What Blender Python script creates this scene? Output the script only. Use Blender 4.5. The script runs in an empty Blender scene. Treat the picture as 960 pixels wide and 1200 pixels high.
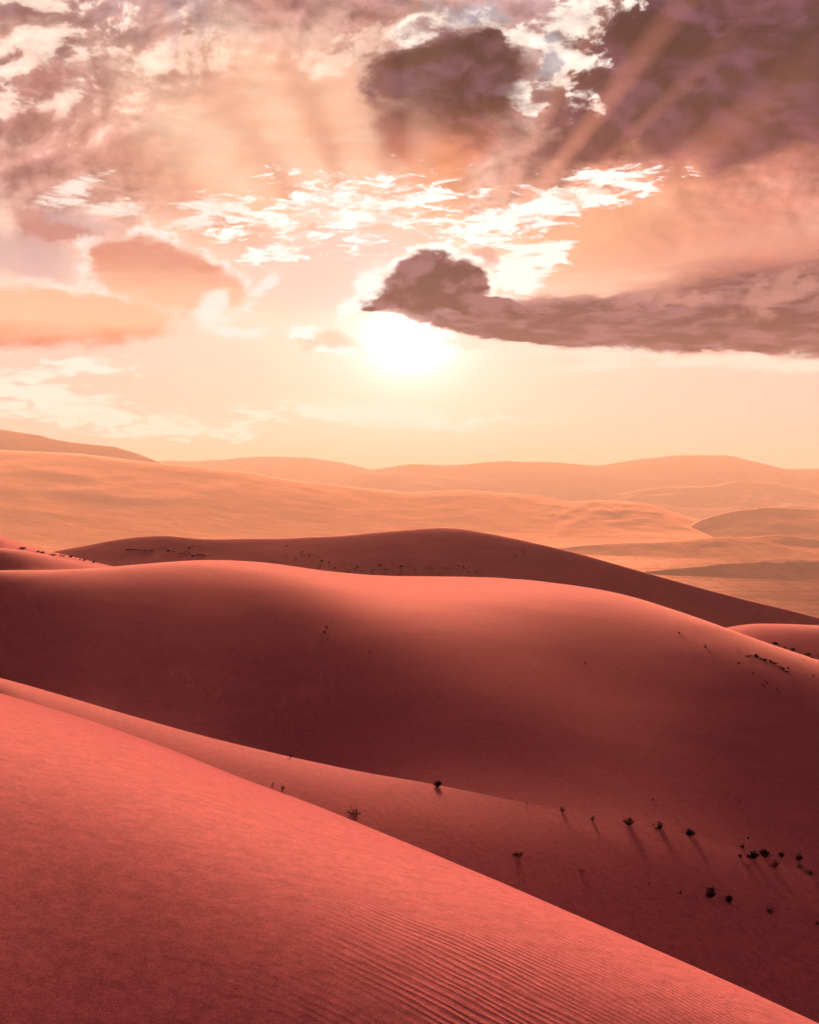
import bpy, bmesh, math, random
import numpy as np
from mathutils import Vector
from mathutils.bvhtree import BVHTree

scene = bpy.context.scene
col = scene.collection
F, HX, HY = 1500.0, 480.0, 575.0        # photograph: focal length in pixels, column straight ahead, row of the horizon

def srgb(r, g, b):
    f = lambda c: c / 12.92 if c <= 0.04045 else ((c + 0.055) / 1.055) ** 2.4
    return (f(r / 255), f(g / 255), f(b / 255), 1.0)

# ------------------------------------------------------------------ camera
cam_d = bpy.data.cameras.new('camera')
cam_d.sensor_fit = 'VERTICAL'; cam_d.sensor_height = 36.0; cam_d.lens = 36.0 * F / 1200.0
cam_d.shift_y = -25.0 / 1200.0
cam_d.clip_start = 0.1; cam_d.clip_end = 80000.0
cam = bpy.data.objects.new('camera', cam_d); col.objects.link(cam)
cam.location = (0, 0, 0); cam.rotation_euler = (math.radians(90), 0, 0)
scene.camera = cam

# ------------------------------------------------------------------ view, renderer
vs = scene.view_settings
vs.view_transform = 'Standard'; vs.look = 'None'; vs.gamma = 1.0; vs.use_curve_mapping = False
vs.exposure = 2.3
scene.render.engine = 'CYCLES'
scene.cycles.max_bounces = 6; scene.cycles.diffuse_bounces = 3; scene.cycles.volume_bounces = 0
scene.cycles.use_denoising = True
scene.cycles.use_adaptive_sampling = True; scene.cycles.adaptive_threshold = 0.02; scene.cycles.adaptive_min_samples = 8
scene.cycles.sample_clamp_indirect = 4.0

SUN_EL = math.atan2(575 - 402, F)       # where the glare breaks through under the cloud
SUN_AZ = math.atan2(480 - HX, F)

# ------------------------------------------------------------------ sun
sun_d = bpy.data.lights.new('sun', 'SUN')
sun_d.energy = 4.0; sun_d.angle = math.radians(9.0); sun_d.color = (1.0, 0.53, 0.34)
sun = bpy.data.objects.new('sun', sun_d); col.objects.link(sun)
sun.rotation_euler = Vector((math.sin(SUN_AZ) * math.cos(SUN_EL), math.cos(SUN_AZ) * math.cos(SUN_EL), math.sin(SUN_EL))).to_track_quat('Z', 'Y').to_euler()

# ------------------------------------------------------------------ world: broken sunset cloud
world = bpy.data.worlds.new('World'); scene.world = world; world.use_nodes = True
world.cycles.sampling_method = 'MANUAL'; world.cycles.sample_map_resolution = 512
class S:
    """a node socket (or number) with arithmetic"""
    def __init__(s, nt, sock): s.nt = nt; s.k = sock
    def __add__(a, b): return mth(a.nt, 'ADD', a, b)
    def __radd__(a, b): return mth(a.nt, 'ADD', b, a)
    def __sub__(a, b): return mth(a.nt, 'SUBTRACT', a, b)
    def __rsub__(a, b): return mth(a.nt, 'SUBTRACT', b, a)
    def __mul__(a, b): return mth(a.nt, 'MULTIPLY', a, b)
    def __rmul__(a, b): return mth(a.nt, 'MULTIPLY', b, a)
    def __truediv__(a, b): return mth(a.nt, 'DIVIDE', a, b)
    def __pow__(a, b): return mth(a.nt, 'POWER', a, b)

def plug(nt, inp, v):
    if isinstance(v, S): nt.links.new(v.k, inp)
    else: inp.default_value = v

def mth(nt, op, a, b=None, c=None, clamp=False):
    n = nt.nodes.new('ShaderNodeMath'); n.operation = op; n.use_clamp = clamp
    for i, v in enumerate((a, b, c)):
        if v is not None: plug(nt, n.inputs[i], v)
    return S(nt, n.outputs[0])
def f1(op, a): return mth(a.nt, op, a)
def mx(a, b): return mth(a.nt, 'MAXIMUM', a, b)
def mn(a, b): return mth(a.nt, 'MINIMUM', a, b)
def sat(a): return mth(a.nt, 'ADD', a, 0.0, clamp=True)
def sstep(a, lo, hi, o0=0.0, o1=1.0):
    n = a.nt.nodes.new('ShaderNodeMapRange'); n.interpolation_type = 'SMOOTHSTEP'
    plug(a.nt, n.inputs[0], a)
    if lo > hi: lo, hi, o0, o1 = hi, lo, o1, o0
    for i, v in enumerate((lo, hi, o0, o1)): n.inputs[1 + i].default_value = v
    return S(a.nt, n.outputs[0])
def lin(a, lo, hi, o0=0.0, o1=1.0):
    n = a.nt.nodes.new('ShaderNodeMapRange'); n.clamp = True
    plug(a.nt, n.inputs[0], a)
    for i, v in enumerate((lo, hi, o0, o1)): n.inputs[1 + i].default_value = v
    return S(a.nt, n.outputs[0])
def vec(nt, x, y, z):
    n = nt.nodes.new('ShaderNodeCombineXYZ')
    for i, v in enumerate((x, y, z)): plug(nt, n.inputs[i], v)
    return S(nt, n.outputs[0])
def sep(nt, v):
    n = nt.nodes.new('ShaderNodeSeparateXYZ'); plug(nt, n.inputs[0], v)
    return [S(nt, o) for o in n.outputs]
def noise(nt, v, scale, detail=4.0, rough=0.55, dist=0.0, dims='3D', lac=2.0, color=False):
    n = nt.nodes.new('ShaderNodeTexNoise'); n.noise_dimensions = dims
    if dims == '1D': plug(nt, n.inputs['W'], v)
    else: plug(nt, n.inputs['Vector'], v)
    n.inputs['Scale'].default_value = scale; n.inputs['Detail'].default_value = detail
    n.inputs['Roughness'].default_value = rough; n.inputs['Distortion'].default_value = dist
    n.inputs['Lacunarity'].default_value = lac
    return S(nt, n.outputs['Color' if color else 'Fac'])
def mix(nt, fac, a, b, mode='MIX', clamp=True):
    n = nt.nodes.new('ShaderNodeMix'); n.data_type = 'RGBA'; n.blend_type = mode; n.clamp_factor = clamp
    plug(nt, n.inputs[0], fac); plug(nt, n.inputs[6], a); plug(nt, n.inputs[7], b)
    return S(nt, n.outputs[2])
def ramp(nt, fac, stops, interp='EASE'):
    n = nt.nodes.new('ShaderNodeValToRGB'); cr = n.color_ramp; cr.interpolation = interp
    while len(cr.elements) < len(stops): cr.elements.new(0.5)
    for e, (p, c) in zip(cr.elements, stops): e.position = p; e.color = c
    plug(nt, n.inputs[0], fac)
    return S(nt, n.outputs[0])
def vscale(nt, v, s):
    n = nt.nodes.new('ShaderNodeVectorMath'); n.operation = 'MULTIPLY'
    plug(nt, n.inputs[0], v); plug(nt, n.inputs[1], s)
    return S(nt, n.outputs[0])
def sky_xy(x, y):
    """photograph pixel -> azimuth and elevation, both written in units of 1/1500 rad"""
    X = (x - HX) / F; Z = (HY - y) / F
    return (HX + F * math.atan(X), HY - F * math.atan2(Z, math.hypot(1, X)))

def build_sky():
    nt = world.node_tree; nt.nodes.clear()
    tc = nt.nodes.new('ShaderNodeTexCoord')
    D = S(nt, tc.outputs['Generated'])
    dx, dy, dz = sep(nt, D)
    az = mth(nt, 'ARCTAN2', dx, dy); el = f1('ARCSINE', dz)
    X = az * F + HX; Y = HY - el * F
    # ragged domains, made from the direction itself so that nothing has a seam
    P = vscale(nt, D, (1, 1, 1.6))
    n1 = noise(nt, P, 11.0, 7.0, 0.60, 0.3, color=True)
    w1 = sep(nt, n1)
    n2 = noise(nt, vscale(nt, D, (1, 1, 2.0)), 30.0, 7.0, 0.68, 0.2, color=True)
    w2 = sep(nt, n2)
    WX = X + (w1[0] - 0.5) * 150 + (w2[0] - 0.5) * 50
    WY = Y + (w1[1] - 0.5) * 110 + (w2[1] - 0.5) * 36
    SX = X + (w2[0] - 0.5) * 26 + (w1[0] - 0.5) * 34        # gentle raggedness
    SY = Y + (w2[1] - 0.5) * 22 + (w1[1] - 0.5) * 24
    puff = w1[2]; fine = w2[2]
    streak = noise(nt, vscale(nt, D, (1, 1, 5.5)), 16.0, 7.0, 0.6, 0.4)
    streak2 = noise(nt, vscale(nt, D, (1, 1, 4.0)), 38.0, 6.0, 0.62, 0.6)
    sx0, sy0 = sky_xy(480, 402)
    ddx = X - sx0; ddy = Y - sy0
    rad = f1('SQRT', ddx * ddx + ddy * ddy + 1.0)

    doms = [vec(nt, X, Y, 1.0), vec(nt, SX, SY, 1.0), vec(nt, WX, WY, 1.0)]
    def vm(op, a, b, c_=None, out='Value'):
        n = nt.nodes.new('ShaderNodeVectorMath'); n.operation = op
        plug(nt, n.inputs[0], a)
        if b is not None: plug(nt, n.inputs[1], b)
        if c_ is not None: plug(nt, n.inputs[2], c_)
        return S(nt, n.outputs[out])
    def ell(cx, cy, rx, ry, rot=0.0, dom=0):
        """1 in the middle of an ellipse, 0 on its edge, negative outside"""
        cx, cy = sky_xy(cx, cy)
        if not rot:
            return 1.0 - vm('LENGTH', vm('MULTIPLY_ADD', doms[dom], (1 / rx, 1 / ry, 0), (-cx / rx, -cy / ry, 0), 'Vector'), None)
        c, s = math.cos(math.radians(rot)), math.sin(math.radians(rot))
        u = vm('DOT_PRODUCT', doms[dom], (c / rx, s / rx, -(cx * c + cy * s) / rx))
        v = vm('DOT_PRODUCT', doms[dom], (-s / ry, c / ry, (cx * s - cy * c) / ry))
        return 1.0 - f1('SQRT', mth(nt, 'MULTIPLY_ADD', v, v, u * u))
    def lobe(fields, k=0.0):
        f = fields[0]
        for g in fields[1:]:
            f = mth(nt, 'SMOOTH_MAX', f, g, k) if k else mx(f, g)
        return f
    def grey(v): return vec(nt, v, v, v)

    # lumps seen against the light: thicker here than a little way towards the sun = the side the sun catches
    sd = Vector((math.sin(SUN_AZ) * math.cos(SUN_EL), math.cos(SUN_AZ) * math.cos(SUN_EL), math.sin(SUN_EL)))
    toward = vm('NORMALIZE', vm('SUBTRACT', tuple(sd), D, None, 'Vector'), None, None, 'Vector')
    Q = vscale(nt, D, (1, 1, 1.5))
    lump = noise(nt, Q, 17.0, 8.0, 0.58, 0.25)
    lump_s = noise(nt, vm('MULTIPLY_ADD', toward, (0.008, 0.008, 0.012), Q, 'Vector'), 17.0, 8.0, 0.58, 0.25)
    relief = (lump - lump_s) * 7.0

    # --- clear air: from cream at the horizon to dusty mauve overhead, warmest towards the sun
    ty = lin(Y, -900, 575)
    c = ramp(nt, ty, [(0.0, srgb(92, 58, 78)), (0.38, srgb(122, 82, 100)), (0.61, srgb(192, 168, 178)), (0.72, srgb(232, 200, 190)),
                      (0.82, srgb(251, 216, 196)), (0.90, srgb(249, 202, 194)), (0.96, srgb(248, 200, 188)), (1.0, srgb(248, 194, 174))], 'LINEAR')
    sky = nt.nodes.new('ShaderNodeTexSky'); sky.sky_type = 'NISHITA'; sky.sun_disc = False
    sky.sun_elevation = SUN_EL; sky.sun_rotation = SUN_AZ; sky.dust_density = 3.0; sky.air_density = 1.2
    c = mix(nt, 1.0, c, vscale(nt, S(nt, sky.outputs[0]), (0.006, 0.005, 0.006)), 'ADD')
    # --- high veil of broken cloud, everywhere
    veil = sstep(puff * 0.7 + streak * 0.5, 0.48, 0.74)
    side = lin(X, 100, 900)
    veilc = mix(nt, side, srgb(204, 152, 146), srgb(124, 78, 86))
    veilc = mix(nt, sstep(fine, 0.45, 0.7), veilc, srgb(236, 188, 168))
    upper = sstep(Y, 330, 150)
    c = mix(nt, veil * upper * 0.8, c, veilc)

    # --- left: dusty pink heap
    f = lobe([ell(60, 130, 260, 170, -8, 2), ell(230, 110, 150, 90, 20, 2)], 0.3)
    m = sstep(f + (puff - 0.5) * 0.9, -0.05, 0.5)
    lc = mix(nt, sstep(puff * 0.5 + lump * 0.5, 0.40, 0.60), srgb(140, 92, 100), srgb(232, 180, 166))
    c = mix(nt, m * 0.92, c, lc)
    # bright knots among it
    f = lobe([ell(70, 45, 110, 60, 10, 2), ell(225, 40, 50, 70, 10, 2), ell(85, 128, 60, 26, 0, 2), ell(15, 80, 30, 60, 0, 2), ell(185, 75, 50, 26, 0, 2)], 0.2)
    m = sstep(f + (fine - 0.5) * 1.9 + relief * 1.2, 0.15, 0.75)
    c = mix(nt, m * 0.78, c, srgb(255, 232, 214))
    f = ell(95, 92, 80, 17, -22, 2)
    c = mix(nt, sstep(f + (fine - 0.5) * 0.8, 0.0, 0.7) * 0.75, c, srgb(166, 112, 110))
    f = lobe([ell(90, 185, 150, 36, -8, 2), ell(40, 150, 60, 24, 0, 2)])
    c = mix(nt, sstep(f + (fine - 0.5) * 0.8, 0.0, 0.8) * 0.6, c, srgb(186, 132, 124))
    # blue-grey holes
    f = lobe([ell(238, 26, 22, 26, -20, 2), ell(205, 25, 9, 40, 0, 2)])
    c = mix(nt, sstep(f + (fine - 0.5) * 1.2, -0.1, 0.55) * 0.7, c, srgb(190, 172, 176))
    # --- peach fan of lit haze above the sun
    f = ell(350, 185, 235, 165, 0, 1)
    c = mix(nt, sstep(f, -0.25, 0.65) * 0.96, c, mix(nt, sstep(streak, 0.35, 0.7), srgb(249, 188, 152), srgb(253, 208, 178)))
    # top centre, brown-pink shelf
    f = lobe([ell(360, -5, 160, 48, -4, 2), ell(440, 30, 80, 34, -20, 2)], 0.2)
    c = mix(nt, sstep(f + (fine - 0.5) * 0.5, -0.1, 0.8) * 0.85, c, mix(nt, sstep(lump, 0.42, 0.6), srgb(158, 104, 106), srgb(204, 150, 140)))
    f = lobe([ell(440, 40, 70, 16, -28, 2), ell(395, 62, 60, 14, -10, 2)])
    c = mix(nt, sstep(f + (fine - 0.5) * 1.4 + relief, 0.05, 0.8) * 0.75, c, srgb(254, 222, 200))

    # --- right: salmon underlit sheet, then the dark mass above it
    f = lobe([ell(830, 210, 330, 150, -14, 1), ell(930, 330, 240, 90, 0, 1)], 0.3)
    m = sstep(f + (streak - 0.5) * 0.5, -0.1, 0.65)
    rc = mix(nt, lin(X, 560, 960), srgb(251, 172, 132), srgb(204, 120, 108))
    rc = mix(nt, sstep(streak, 0.42, 0.68) * 0.4, rc, srgb(238, 172, 148))
    c = mix(nt, m * 0.95, c, rc)
    f = ell(900, 172, 60, 14, -8, 2)
    c = mix(nt, sstep(f, 0.0, 0.7) * 0.6, c, srgb(228, 164, 140))
    dens = lobe([ell(770, 60, 150, 90, -40, 2), ell(900, 50, 230, 130, -10, 2), ell(690, 145, 95, 50, -35, 2), ell(960, 120, 200, 66, -6, 2), ell(1150, 0, 420, 190, 0, 2)], 0.25)
    dd = dens + (puff - 0.5) * 0.5 + (lump - 0.5) * 0.5
    m = sstep(dd, -0.10, 0.30)
    dk = mix(nt, sstep(fine * 0.35 + lump * 0.65 + relief * 0.12, 0.42, 0.60), srgb(6, 2, 28), srgb(70, 40, 66))
    dk = mix(nt, sstep(Y, 130, 270) * 0.7, dk, srgb(150, 82, 86))
    c = mix(nt, m * 0.97, c, dk)
    f = lobe([ell(900, 10, 120, 22, 6, 2), ell(830, 90, 110, 20, -24, 2), ell(960, 215, 110, 26, -6, 2)])
    c = mix(nt, sstep(f + (fine - 0.5) * 0.8, -0.1, 0.9) * 0.25, c, srgb(130, 80, 96))
    f = ell(575, 120, 210, 130, -10, 1)
    c = mix(nt, sstep(f + (lump - 0.5) * 0.8, 0.0, 0.8) * 0.5, c, srgb(140, 88, 92))
    # --- white lit gap with blue-grey holes between the two dark clouds
    f = lobe([ell(666, 62, 36, 62, 18, 2), ell(622, 112, 24, 24, 0, 2), ell(690, 10, 42, 24, -10, 2), ell(498, 24, 40, 16, -35, 2), ell(640, 40, 30, 16, 0, 2)], 0.2)
    m = sstep(f + (fine - 0.5) * 1.5 + relief * 0.8, -0.05, 0.5)
    c = mix(nt, m * 0.93, c, srgb(255, 242, 228))
    f = lobe([ell(560, 12, 62, 15, 4, 2), ell(655, 76, 14, 24, 30, 2), ell(520, 8, 26, 16, 0, 2), ell(668, 40, 16, 12, 0, 2)])
    c = mix(nt, sstep(f + (fine - 0.5) * 1.2, -0.1, 0.5) * 0.85, c, srgb(158, 158, 168))
    # --- dark cloud over the sun
    f = lobe([ell(545, 92, 88, 66, 0, 2), ell(498, 82, 60, 44, 0, 2), ell(585, 60, 40, 30, 0, 2), ell(515, 158, 70, 52, 0, 1)], 0.25)
    d = f + (puff - 0.5) * 0.6 + (lump - 0.5) * 1.0 + (fine - 0.5) * 0.3
    m = sstep(d, -0.12, 0.36)
    rim = sstep(d, -0.20, 0.0) * sstep(d, 0.22, 0.0)
    dk = mix(nt, sstep(lump * 0.6 + fine * 0.4 + relief * 0.12, 0.42, 0.60), srgb(6, 4, 26), srgb(76, 52, 72))
    dk = mix(nt, sstep(Y, 120, 235), dk, srgb(226, 134, 102))
    c = mix(nt, m * 0.96, c, dk)
    c = mix(nt, rim * sstep(Y, 120, 60) * sat(fine * 4.0 - 1.3) * 0.95, c, srgb(255, 240, 222))
    # orange plume dropping from it to the glare
    f = ell(520, 215, 52, 60, 0, 1)
    c = mix(nt, sstep(f + (fine - 0.5) * 0.4, -0.1, 0.7) * 0.75, c, srgb(240, 156, 112))
    smooth_fan = 1.0 - sstep(ell(350, 190, 230, 160), 0.0, 0.6) * 0.85
    c = vscale(nt, c, grey(relief * 0.5 * sstep(Y, 330, 230) * smooth_fan + 1.0))

    # --- rays fanning out of the sun through the dust
    th = mth(nt, 'ARCTAN2', ddx, 0.0 - ddy)               # 0 straight up, clockwise
    stops = [(-85, .5), (-66, .5), (-57, .1), (-48, .95), (-39, .05), (-31, .95), (-24, .05), (-16, .9), (-7, .1), (3, .9), (14, .3), (23, .6),
             (29, .35), (33, .8), (36.5, .1), (41, 1.0), (45, .1), (48.5, .85), (52, .1), (58, .98), (65, .08), (72, .9), (79, .5), (85, .5)]
    ray = ramp(nt, lin(th + (streak - 0.5) * 0.02, math.radians(-85), math.radians(85)), [((d_ + 85) / 170.0, (v_, v_, v_, 1)) for d_, v_ in stops], 'B_SPLINE')
    ray = sep(nt, ray)[0] - 0.5
    reach = sstep(rad, 110, 230) * sstep(rad, 640, 200) * sstep(Y, 350, 250)
    fan = reach * sstep(f1('ABSOLUTE', th), 1.35, 1.0)
    over = 1.0 - sstep(ell(545, 85, 110, 90), 0.1, 0.5) * 0.85
    c = mix(nt, sat(ray * 3.6) * fan * over * 0.58, c, mix(nt, lin(X, 250, 700), srgb(255, 230, 200), srgb(244, 152, 128)))
    c = mix(nt, sat(ray * -4.2) * fan * over * 0.55, c, mix(nt, lin(X, 250, 700), srgb(200, 128, 106), srgb(92, 54, 66)))
    lo = lobe([ell(690, 275, 180, 56, -22, 0)])
    c = mix(nt, sstep(lo, 0.0, 0.9) * 0.6, c, srgb(254, 186, 142))

    # --- pale hollow round the sun
    f = ell(400, 315, 180, 75, 0, 1)
    c = mix(nt, sstep(f, 0.0, 0.6) * 0.7, c, srgb(250, 210, 200))
    # --- white-hot wisps around the glare
    wm = lobe([ell(400, 246, 190, 40, -3, 1), ell(650, 240, 150, 26, -14, 1), ell(560, 268, 90, 20, -14, 1), ell(330, 290, 60, 14, -6, 1)], 0.2)
    m = sstep(wm + (streak2 - 0.5) * 3.4 + (fine - 0.5) * 1.6, 0.10, 0.60)
    c = mix(nt, m * 0.98, c, mix(nt, sstep(fine * 0.5 + streak2 * 0.5 + relief * 0.1, 0.40, 0.56), srgb(255, 218, 198), (1.2, 1.14, 1.06, 1)))
    f = lobe([ell(608, 314, 52, 34, -30, 1), ell(640, 300, 40, 14, -30, 1)])
    c = mix(nt, sstep(f + (streak2 - 0.5) * 2.2, 0.0, 0.5) * 0.95, c, (1.15, 1.1, 1.02, 1))
    f = ell(566, 300, 22, 14, 20, 1)
    c = mix(nt, sstep(f, 0.0, 0.6) * 0.6, c, srgb(190, 140, 128))
    f = lobe([ell(80, 222, 50, 14, -25, 1), ell(130, 245, 60, 12, -8, 1), ell(220, 260, 60, 10, -8, 1), ell(260, 240, 60, 20, 0, 1)])
    c = mix(nt, sstep(f + (streak2 - 0.5) * 3.2 + (fine - 0.5) * 1.2, 0.1, 0.8) * 0.85, c, srgb(255, 246, 234))

    # --- left: flat cloud with a dark pink cap and a peach belly
    f = lobe([ell(20, 300, 110, 34, 6, 1), ell(90, 262, 60, 20, 12, 1)])
    c = mix(nt, sstep(f + (fine - 0.5) * 0.7, 0.0, 0.6) * 0.7, c, srgb(200, 170, 174))
    f = ell(64, 262, 70, 16, 12, 2)
    c = mix(nt, sstep(f + (fine - 0.5) * 0.6, -0.05, 0.45) * 0.85, c, srgb(190, 130, 124))
    top = lobe([ell(185, 322, 92, 40, 9, 1), ell(140, 304, 46, 24, 0, 1), ell(245, 335, 46, 18, 14, 1)], 0.1)
    belly = lobe([ell(50, 374, 200, 36, -1, 1), ell(-80, 366, 180, 46, 0, 1)], 0.1)
    d = mth(nt, 'SMOOTH_MAX', top, belly, 0.25) + (fine - 0.5) * 0.8 + (lump - 0.5) * 0.9
    m = sstep(d, -0.08, 0.34); rim = sstep(d, -0.16, 0.0) * sstep(d, 0.22, 0.02)
    bc = ramp(nt, lin(SY, 275, 410), [(0.0, srgb(198, 130, 118)), (0.30, srgb(216, 140, 118)), (0.52, srgb(249, 192, 158)), (0.80, srgb(252, 196, 156)), (0.94, srgb(230, 148, 114)), (1.0, srgb(204, 128, 102))], 'LINEAR')
    bc = mix(nt, sstep(streak, 0.4, 0.7) * 0.3, bc, srgb(253, 210, 182))
    c = mix(nt, m * 0.95, c, bc)
    c = mix(nt, rim * sat(fine * 5.0 - 1.9) * sstep(SY, 400, 380) * 0.95, c, srgb(255, 248, 238))

    # --- glare
    hx = X - sx0; hy = Y - sky_xy(480, 396)[1]
    rg = f1('SQRT', (hx * hx) + (hy * hy) * 1.5 + 4.0)
    c = mix(nt, 1.0, c, vscale(nt, grey(mth(nt, 'EXPONENT', rg * (-1.0 / 20.0))), (4.0, 3.7, 3.5)), 'ADD')
    c = mix(nt, 1.0, c, vscale(nt, grey(mth(nt, 'EXPONENT', rg * (-1.0 / 72.0)) * (1.0 - sstep(Y, 388, 340) * 0.65)), (0.60, 0.53, 0.60)), 'ADD')

    # --- right: long dark bank, ragged top that dissolves in the rays
    f = lobe([ell(560, 366, 150, 22, 6, 1), ell(640, 382, 130, 26, 5, 1), ell(780, 376, 300, 40, 2, 1), ell(960, 354, 260, 62, 0, 1), ell(1250, 340, 420, 90, 0, 1)], 0.12)
    d = f + (streak - 0.5) * 0.45 + (fine - 0.5) * 0.25
    soft = sstep(Y, 385, 330)
    m = sstep(d - soft * 0.18, 0.0, 0.14) * (1.0 - soft) + sstep(d, 0.0, 0.5) * soft
    bk = mix(nt, sstep(streak * 0.5 + streak2 * 0.5, 0.44, 0.58), srgb(26, 18, 54), srgb(124, 88, 104))
    bk = mix(nt, sstep(Y, 350, 296) * 0.6, bk, srgb(160, 90, 90))
    c = mix(nt, m * 0.97, c, bk)
    f = lobe([ell(930, 345, 75, 24, -8, 2), ell(800, 352, 80, 10, -4, 2)])
    c = mix(nt, sstep(f + (fine - 0.5) * 0.9 + relief * 0.6, 0.0, 0.7) * 0.5, c, srgb(206, 150, 140))
    # lining along its lower edge, and scraps of cloud below
    f = lobe([ell(575, 404, 70, 8, 8, 1), ell(640, 412, 70, 8, 4, 1), ell(710, 414, 80, 11, 2, 1), ell(720, 430, 60, 9, 0, 1), ell(850, 424, 110, 9, -2, 1), ell(960, 428, 120, 11, 0, 1), ell(670, 433, 46, 7, 0, 1)])
    c = mix(nt, sstep(f + (fine - 0.5) * 2.4, -0.1, 0.6) * 0.9, c, srgb(255, 240, 222))

    # --- the small cloud standing in front of the sun, silver-lined
    f = lobe([ell(500, 340, 64, 32, 0, 1), ell(503, 318, 40, 26, 0, 1), ell(542, 330, 34, 28, 0, 1), ell(452, 350, 36, 15, -10, 1), ell(560, 358, 70, 14, 6, 1)], 0.10)
    d = f + (fine - 0.5) * 0.4 + (lump - 0.5) * 0.3
    m = sstep(d, 0.0, 0.20)
    edge = sstep(d, -0.24, -0.04) * sat(fine * 5.0 - 1.7) * sstep(SY, 372, 350) * sstep(SX, 620, 585)
    c = mix(nt, edge, c, (1.2, 1.14, 1.05, 1))
    c = mix(nt, m, c, mix(nt, sstep(lump * 0.6 + fine * 0.4 + relief * 0.15, 0.42, 0.58), srgb(30, 20, 46), srgb(124, 90, 102)))
    f = lobe([ell(436, 332, 30, 24, -40, 1), ell(410, 362, 26, 16, -40, 1), ell(352, 390, 24, 12, -20, 2), ell(400, 402, 44, 8, 0, 2)])
    c = mix(nt, sstep(f + (fine - 0.5) * 2.0, 0.1, 0.6), c, (1.15, 1.1, 1.02, 1))
    f = lobe([ell(388, 392, 34, 10, 4, 2), ell(366, 398, 24, 7, -6, 2)], 0.2)
    c = mix(nt, sstep(f + (fine - 0.5) * 1.4 + (lump - 0.5), -0.2, 0.9) * 0.6, c, srgb(246, 186, 158))
    f = lobe([ell(250, 362, 36, 26, -50, 1), ell(285, 388, 60, 11, -6, 1), ell(305, 340, 36, 12, -30, 1)])
    c = mix(nt, sstep(f + (fine - 0.5) * 2.6, 0.1, 0.75) * 0.9, c, srgb(255, 250, 240))

    # --- thin scraps low over the hills
    f = lobe([ell(450, 488, 190, 18, 2, 1), ell(60, 470, 120, 36, 10, 1), ell(180, 496, 160, 18, 4, 1), ell(110, 430, 60, 12, 0, 1)], 0.1)
    m = sstep(f + (streak2 - 0.5) * 3.6 + (fine - 0.5) * 1.4, 0.0, 0.7)
    c = mix(nt, m * 0.9, c, (1.1, 1.0, 0.88, 1))

    # --- bloom in the air in front of everything
    wide = mth(nt, 'EXPONENT', rad * (-1.0 / 120.0))
    c = mix(nt, 1.0, c, vscale(nt, grey(wide), (0.04, 0.03, 0.024)), 'ADD')

    # --- away from the sun the cloud is lit less and less
    cosg = vm('DOT_PRODUCT', D, tuple(sd))
    c = vscale(nt, c, grey(lin(cosg, -0.6, 0.92, 0.16, 1.0)))
    c = vscale(nt, c, (2.03, 2.03, 2.03))
    bg = nt.nodes.new('ShaderNodeBackground'); bg.inputs['Strength'].default_value = 0.1
    plug(nt, bg.inputs['Color'], c)
    out = nt.nodes.new('ShaderNodeOutputWorld')
    nt.links.new(bg.outputs[0], out.inputs['Surface'])
build_sky()
# ------------------------------------------------------------------ mesh helpers
def link(name, verts, faces, mat=None, parent=None, smooth=True):
    me = bpy.data.meshes.new(name)
    if isinstance(faces, np.ndarray):
        nf, k = faces.shape
        me.vertices.add(len(verts)); me.vertices.foreach_set('co', np.asarray(verts, np.float32).ravel())
        me.loops.add(nf * k); me.loops.foreach_set('vertex_index', faces.astype(np.int32).ravel())
        me.polygons.add(nf); me.polygons.foreach_set('loop_start', np.arange(nf, dtype=np.int32) * k)
        me.update(calc_edges=True); me.validate()
    else:
        me.from_pydata([tuple(v) for v in verts], [], faces)
    if mat: me.materials.append(mat)
    if smooth: me.shade_smooth()
    o = bpy.data.objects.new(name, me); col.objects.link(o); o.parent = parent
    return o
def grid_faces(nr, nc, wrap=False):
    i = np.arange(nr - 1)[:, None]; j = np.arange(nc if wrap else nc - 1)[None, :]
    k = (j + 1) % nc
    a = i * nc + j; b = i * nc + k; c_ = (i + 1) * nc + k; d = (i + 1) * nc + j
    return np.stack([a, b, c_, d], -1).reshape(-1, 4)
def gsm(a, sig, axis):
    if sig <= 0: return a
    n = int(sig * 3) + 1
    k = np.exp(-0.5 * (np.arange(-n, n + 1) / sig) ** 2); k /= k.sum()
    pad = [(0, 0)] * a.ndim; pad[axis] = (n, n)
    p = np.pad(a, pad, mode='edge')
    return np.apply_along_axis(lambda v: np.convolve(v, k, 'valid'), axis, p)
def curve(pts, x, sm=20.0):
    """smooth curve through photograph points, sampled at columns x (any order)"""
    xs = np.arange(-760, 1721, 4.0)
    p = np.array(pts, float)
    y = np.interp(xs, p[:, 0], p[:, 1])
    # straight continuation outside the drawn points
    return np.interp(x, xs, gsm(y, sm / 4.0, 0))

_rng = np.random.default_rng(5)
_perm = _rng.random((256, 256))
def vnoise(x, y):
    xi = np.floor(x).astype(int); yi = np.floor(y).astype(int); fx = x - xi; fy = y - yi
    fx = fx * fx * fx * (fx * (fx * 6 - 15) + 10); fy = fy * fy * fy * (fy * (fy * 6 - 15) + 10)
    g = lambda a, b: _perm[a & 255, b & 255]
    return (g(xi, yi) * (1 - fx) + g(xi + 1, yi) * fx) * (1 - fy) + (g(xi, yi + 1) * (1 - fx) + g(xi + 1, yi + 1) * fx) * fy - 0.5
def fbm(x, y, n=4, gain=0.5):
    a, s = 1.0, 0.0
    for _ in range(n):
        s = s + a * vnoise(x, y); a *= gain; x = x * 2.03 + 17.1; y = y * 2.03 + 5.7
    return s

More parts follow.
